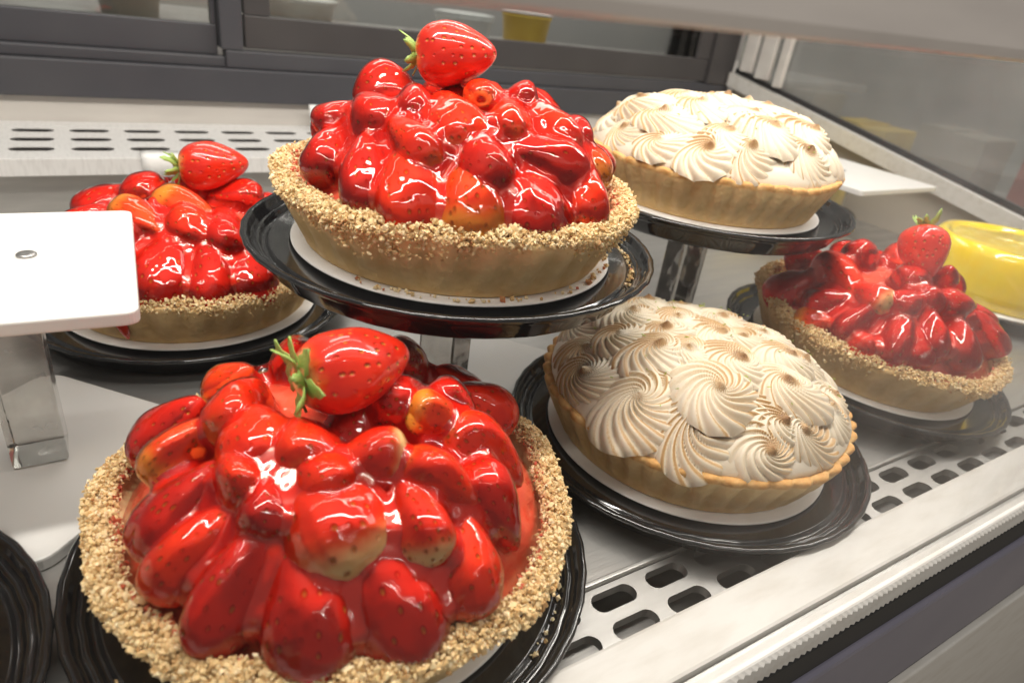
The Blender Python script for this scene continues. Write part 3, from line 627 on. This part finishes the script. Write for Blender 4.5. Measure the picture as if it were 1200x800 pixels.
# ================================================================ meringue tarts
def rosette(seed):
    """piped swirl: rounded ribs with sharp grooves winding into an off-centre tip"""
    r = random.Random(seed); nu, n = 28, 210; N_ = r.choice((14, 15, 16)); tw = r.uniform(1.1, 1.6); ox, oy = r.uniform(-.30, .30), r.uniform(-.30, .30); v = []; f = []; A = []
    e1, e2, tip, brown = r.uniform(0, 6), r.uniform(0, 6), r.uniform(.02, .22), r.choice((.0, .1, .3, .5, .75))
    for i in range(nu+1):
        u = i/nu
        for j in range(n):
            t = 2*math.pi*j/n; ph = N_*(t-tw*math.log(u+.09))+1.3*math.sin(t+e1)+.8*math.sin(2*t+e2+3*u)
            rg = abs(math.cos(ph/2))**.55; am = .19*min(1, u/.22)*(1-.25*u)*(1+.35*math.sin(2*t+e2))
            rad = u*(1+.08*math.cos(2*t+e1)+.05*math.cos(3*t+e2))+am*.30*(rg-.6)*u
            z = .38*(1-u**2.6)**.70+am*(rg-.75)+tip*math.exp(-(u/.11)**2)-.05*math.sin(t+e1)*u*(1-u)*2
            sl = (1-u)**1.3; v.append((rad*math.cos(t)+ox*sl, rad*math.sin(t)+oy*sl, z))
            sd = .5+.5*math.cos(ph-1.15); A.append(max(0, min(1, .04+(.50+.25*math.sin(t+e2))*sd**4*(1-.25*u)+.12*(1-rg)+brown*math.exp(-(u/.19)**2))))  # browned tips and rib edges, with groove shade put into the colour
    for i in range(nu):
        for j in range(n):
            k = (j+1) % n; f.append((i*n+j, i*n+k, (i+1)*n+k, (i+1)*n+j))
    m = me('rosette', v, f, attrs={'toast_and_shade': A}); m.materials.append(MT['mer']); return m
ROS = [rosette(s) for s in range(10)]
MCR = crust_mesh(44, .0034, .0018, 1.0)
MD = dict(R=.116, z0=.036, h=.042, e=3.0)
def mdome(r): return MD['z0']+MD['h']*(1-(min(r, .113)/MD['R'])**MD['e'])
def ring_layout(seed):
    r = random.Random(seed); o = [(0, .004, .026)]
    for n, rr, w in ((6, .040, .0235), (10, .068, .0225), (14, .092, .0215)):
        a0 = r.random()
        for k in range(n): a = a0+6.2832*k/n+r.uniform(-.08, .08); q = rr+r.uniform(-.004, .003); o.append((q*math.cos(a), q*math.sin(a), w*r.uniform(.92, 1.1)))
    return o
def meringue_tart(pos, label, table, seed, tilt=(0, 0), rz=0, scale=1, zest=70):
    t = thing('meringue_tart', label, 'tart', pos, 'meringue tarts', tilt, rz, scale); r = random.Random(seed)
    obj('crust', MCR, MT['crust'], t)
    prof = [(.1065, .0305), (.1080, .034)]+[(.108-.1079*k/14, mdome(.108-.1079*k/14)-.002) for k in range(15)]; v, f = lathe(prof, 64); obj('filling', me('filling', v, f, attrs={'toast_and_shade': [.05]*len(v)}), MT['mer'], t)
    pts = list(table)
    for _ in range(4000):
        rr = .094*math.sqrt(r.random()); a = r.uniform(0, 6.283); x, y = rr*math.cos(a), rr*math.sin(a); w = r.uniform(.018, .023)
        if all(math.hypot(x-b[0], y-b[1]) > .64*(w+b[2]) for b in pts): pts.append((x, y, w))
    for x, y, w in pts:
        rr = math.hypot(x, y); 
        if rr > .092: x, y, rr = x*.092/rr, y*.092/rr, .092
        g = MD['h']/MD['R']*MD['e']*(rr/MD['R'])**(MD['e']-1); n = Vector((x/max(rr, 1e-5)*g*.9+r.uniform(-.12, .12), y/max(rr, 1e-5)*g*.9+r.uniform(-.12, .12), 1)).normalized()
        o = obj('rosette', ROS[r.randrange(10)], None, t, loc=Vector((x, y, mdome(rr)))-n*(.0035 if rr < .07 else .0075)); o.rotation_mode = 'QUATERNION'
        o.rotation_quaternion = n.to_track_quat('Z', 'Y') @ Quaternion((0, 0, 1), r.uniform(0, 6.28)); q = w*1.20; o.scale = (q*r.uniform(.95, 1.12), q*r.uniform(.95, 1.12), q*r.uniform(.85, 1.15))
    v = []; f = []
    for _ in range(zest):
        rr = .095*math.sqrt(r.random()); a = r.uniform(0, 6.28); c = Vector((rr*math.cos(a), rr*math.sin(a), mdome(rr)+.0065)); d = Vector((r.uniform(-1, 1), r.uniform(-1, 1), r.uniform(-.3, .3))).normalized(); e = d.orthogonal().normalized(); L = r.uniform(.0012, .0032); b = len(v); w = .0004
        for s in (-1, 1):
            for k in range(3): aa = k*2.09; v.append(c+d*L*s*.5+(e*math.cos(aa)+d.cross(e)*math.sin(aa))*w)
        f += [(b, b+1, b+4, b+3), (b+1, b+2, b+5, b+4), (b+2, b, b+3, b+5), (b, b+2, b+1), (b+3, b+4, b+5)]
    obj('lime_zest', me('lime_zest', [tuple(p) for p in v], f, smooth=False), MT['zest'], t, kind='stuff')
    return t
p = tray(.3605, .2754, ZD, 'the low meringue tart')
meringue_tart(p, 'toasted meringue tart on the case floor between two strawberry tarts', R3, 5)
p = tray(.4803, .4215, ZD+.1337, 'the meringue tart raised on a riser')
meringue_tart(p, 'toasted meringue tart raised on a white riser near the rear doors', ring_layout(3), 6)
p = tray(-.176, .262, ZD, 'the meringue tart beside the large front strawberry tart')
meringue_tart(p, 'meringue tart beside the large front strawberry tart', [], 8, zest=10)
# ================================================================ lemon cakes
def lemon_cake(pos, label, rz=0, scale=1):
    t = thing('lemon_cake', label, 'cake', pos, 'lemon cakes', rz=rz, scale=scale)
    v, f = lathe([(.0001, 0), (.1, 0), (.104, .002), (.1045, .02), (.1035, .05), (.1020, .066), (.0985, .0745), (.0935, .0785), (.088, .0785), (.084, .0765), (.082, .073), (.0001, .072)], 96, lambda i, a, r, z: (r+.0008*math.sin(3*a)+.0005*math.sin(8*a+i), z+.0007*math.sin(4*a+1) if z > .03 else z)); obj('body', me('body', v, f), MT['lemon'], t)
    v, f = lathe([(.0815, .0735), (.079, .0745), (.06, .0752), (.03, .0765), (.0001, .077)], 72, lambda i, a, r, z: (r, z+.0012*math.sin(5*a+r*90))); obj('curd_top', me('curd_top', v, f), MT['lemon_top'], t)
p = tray(1.02, .355, ZD, 'the lemon cake beside the tilted strawberry tart')
lemon_cake(p, 'glossy yellow lemon cake beside the tilted strawberry tart', scale=.92)
p = tray(1.05, .745, ZD, 'the lemon cake behind the bare riser')
lemon_cake(p, 'yellow lemon cake mostly hidden behind the bare white riser')
# fallen crumbs on the trays
def crumbs(cx, cy, cz, a0, a1, r0, r1, n, seed, label):
    r = np.random.default_rng(seed); base = np.array([(1, 0, 0), (-1, 0, 0), (0, 1, 0), (0, -1, 0), (0, 0, 1), (0, 0, -1)], float); fc = [(0, 2, 4), (2, 1, 4), (1, 3, 4), (3, 0, 4), (2, 0, 5), (1, 2, 5), (3, 1, 5), (0, 3, 5)]; V = []; F = []; A = []
    for i in range(n):
        a = r.uniform(a0, a1); q = r.uniform(r0, r1); Q, _ = np.linalg.qr(r.normal(size=(3, 3))); P = (base*.0011*math.exp(r.normal(0, .35))*(.7+.6*r.random((6, 1)))) @ Q+np.array([q*math.cos(a), q*math.sin(a), .001]); V.append(P); F += [tuple(6*i+x for x in y) for y in fc]; A += [r.random()]*6
    obj('nut_crumbs', me('nut_crumbs', np.concatenate(V).tolist(), F, False, {'tone': A}), MT['nut'], loc=(cx, cy, cz), kind='stuff', label=label, category='crumbs')
crumbs(.2027, .3769, ZD+.1272+.0142, -2.6, -.1, .0985, .1035, 90, 1, 'nut crumbs scattered on the white card of the raised strawberry tart')
crumbs(.2027, .3769, ZD+.1272+.0105, -.9, -.2, .1185, .1215, 40, 2, 'nut crumbs lying in the black tray of the raised strawberry tart')
crumbs(.0913, .2641, ZD+.0105, -3.0, .3, .1185, .1215, 60, 3, 'nut crumbs lying in the black tray of the large front strawberry tart')
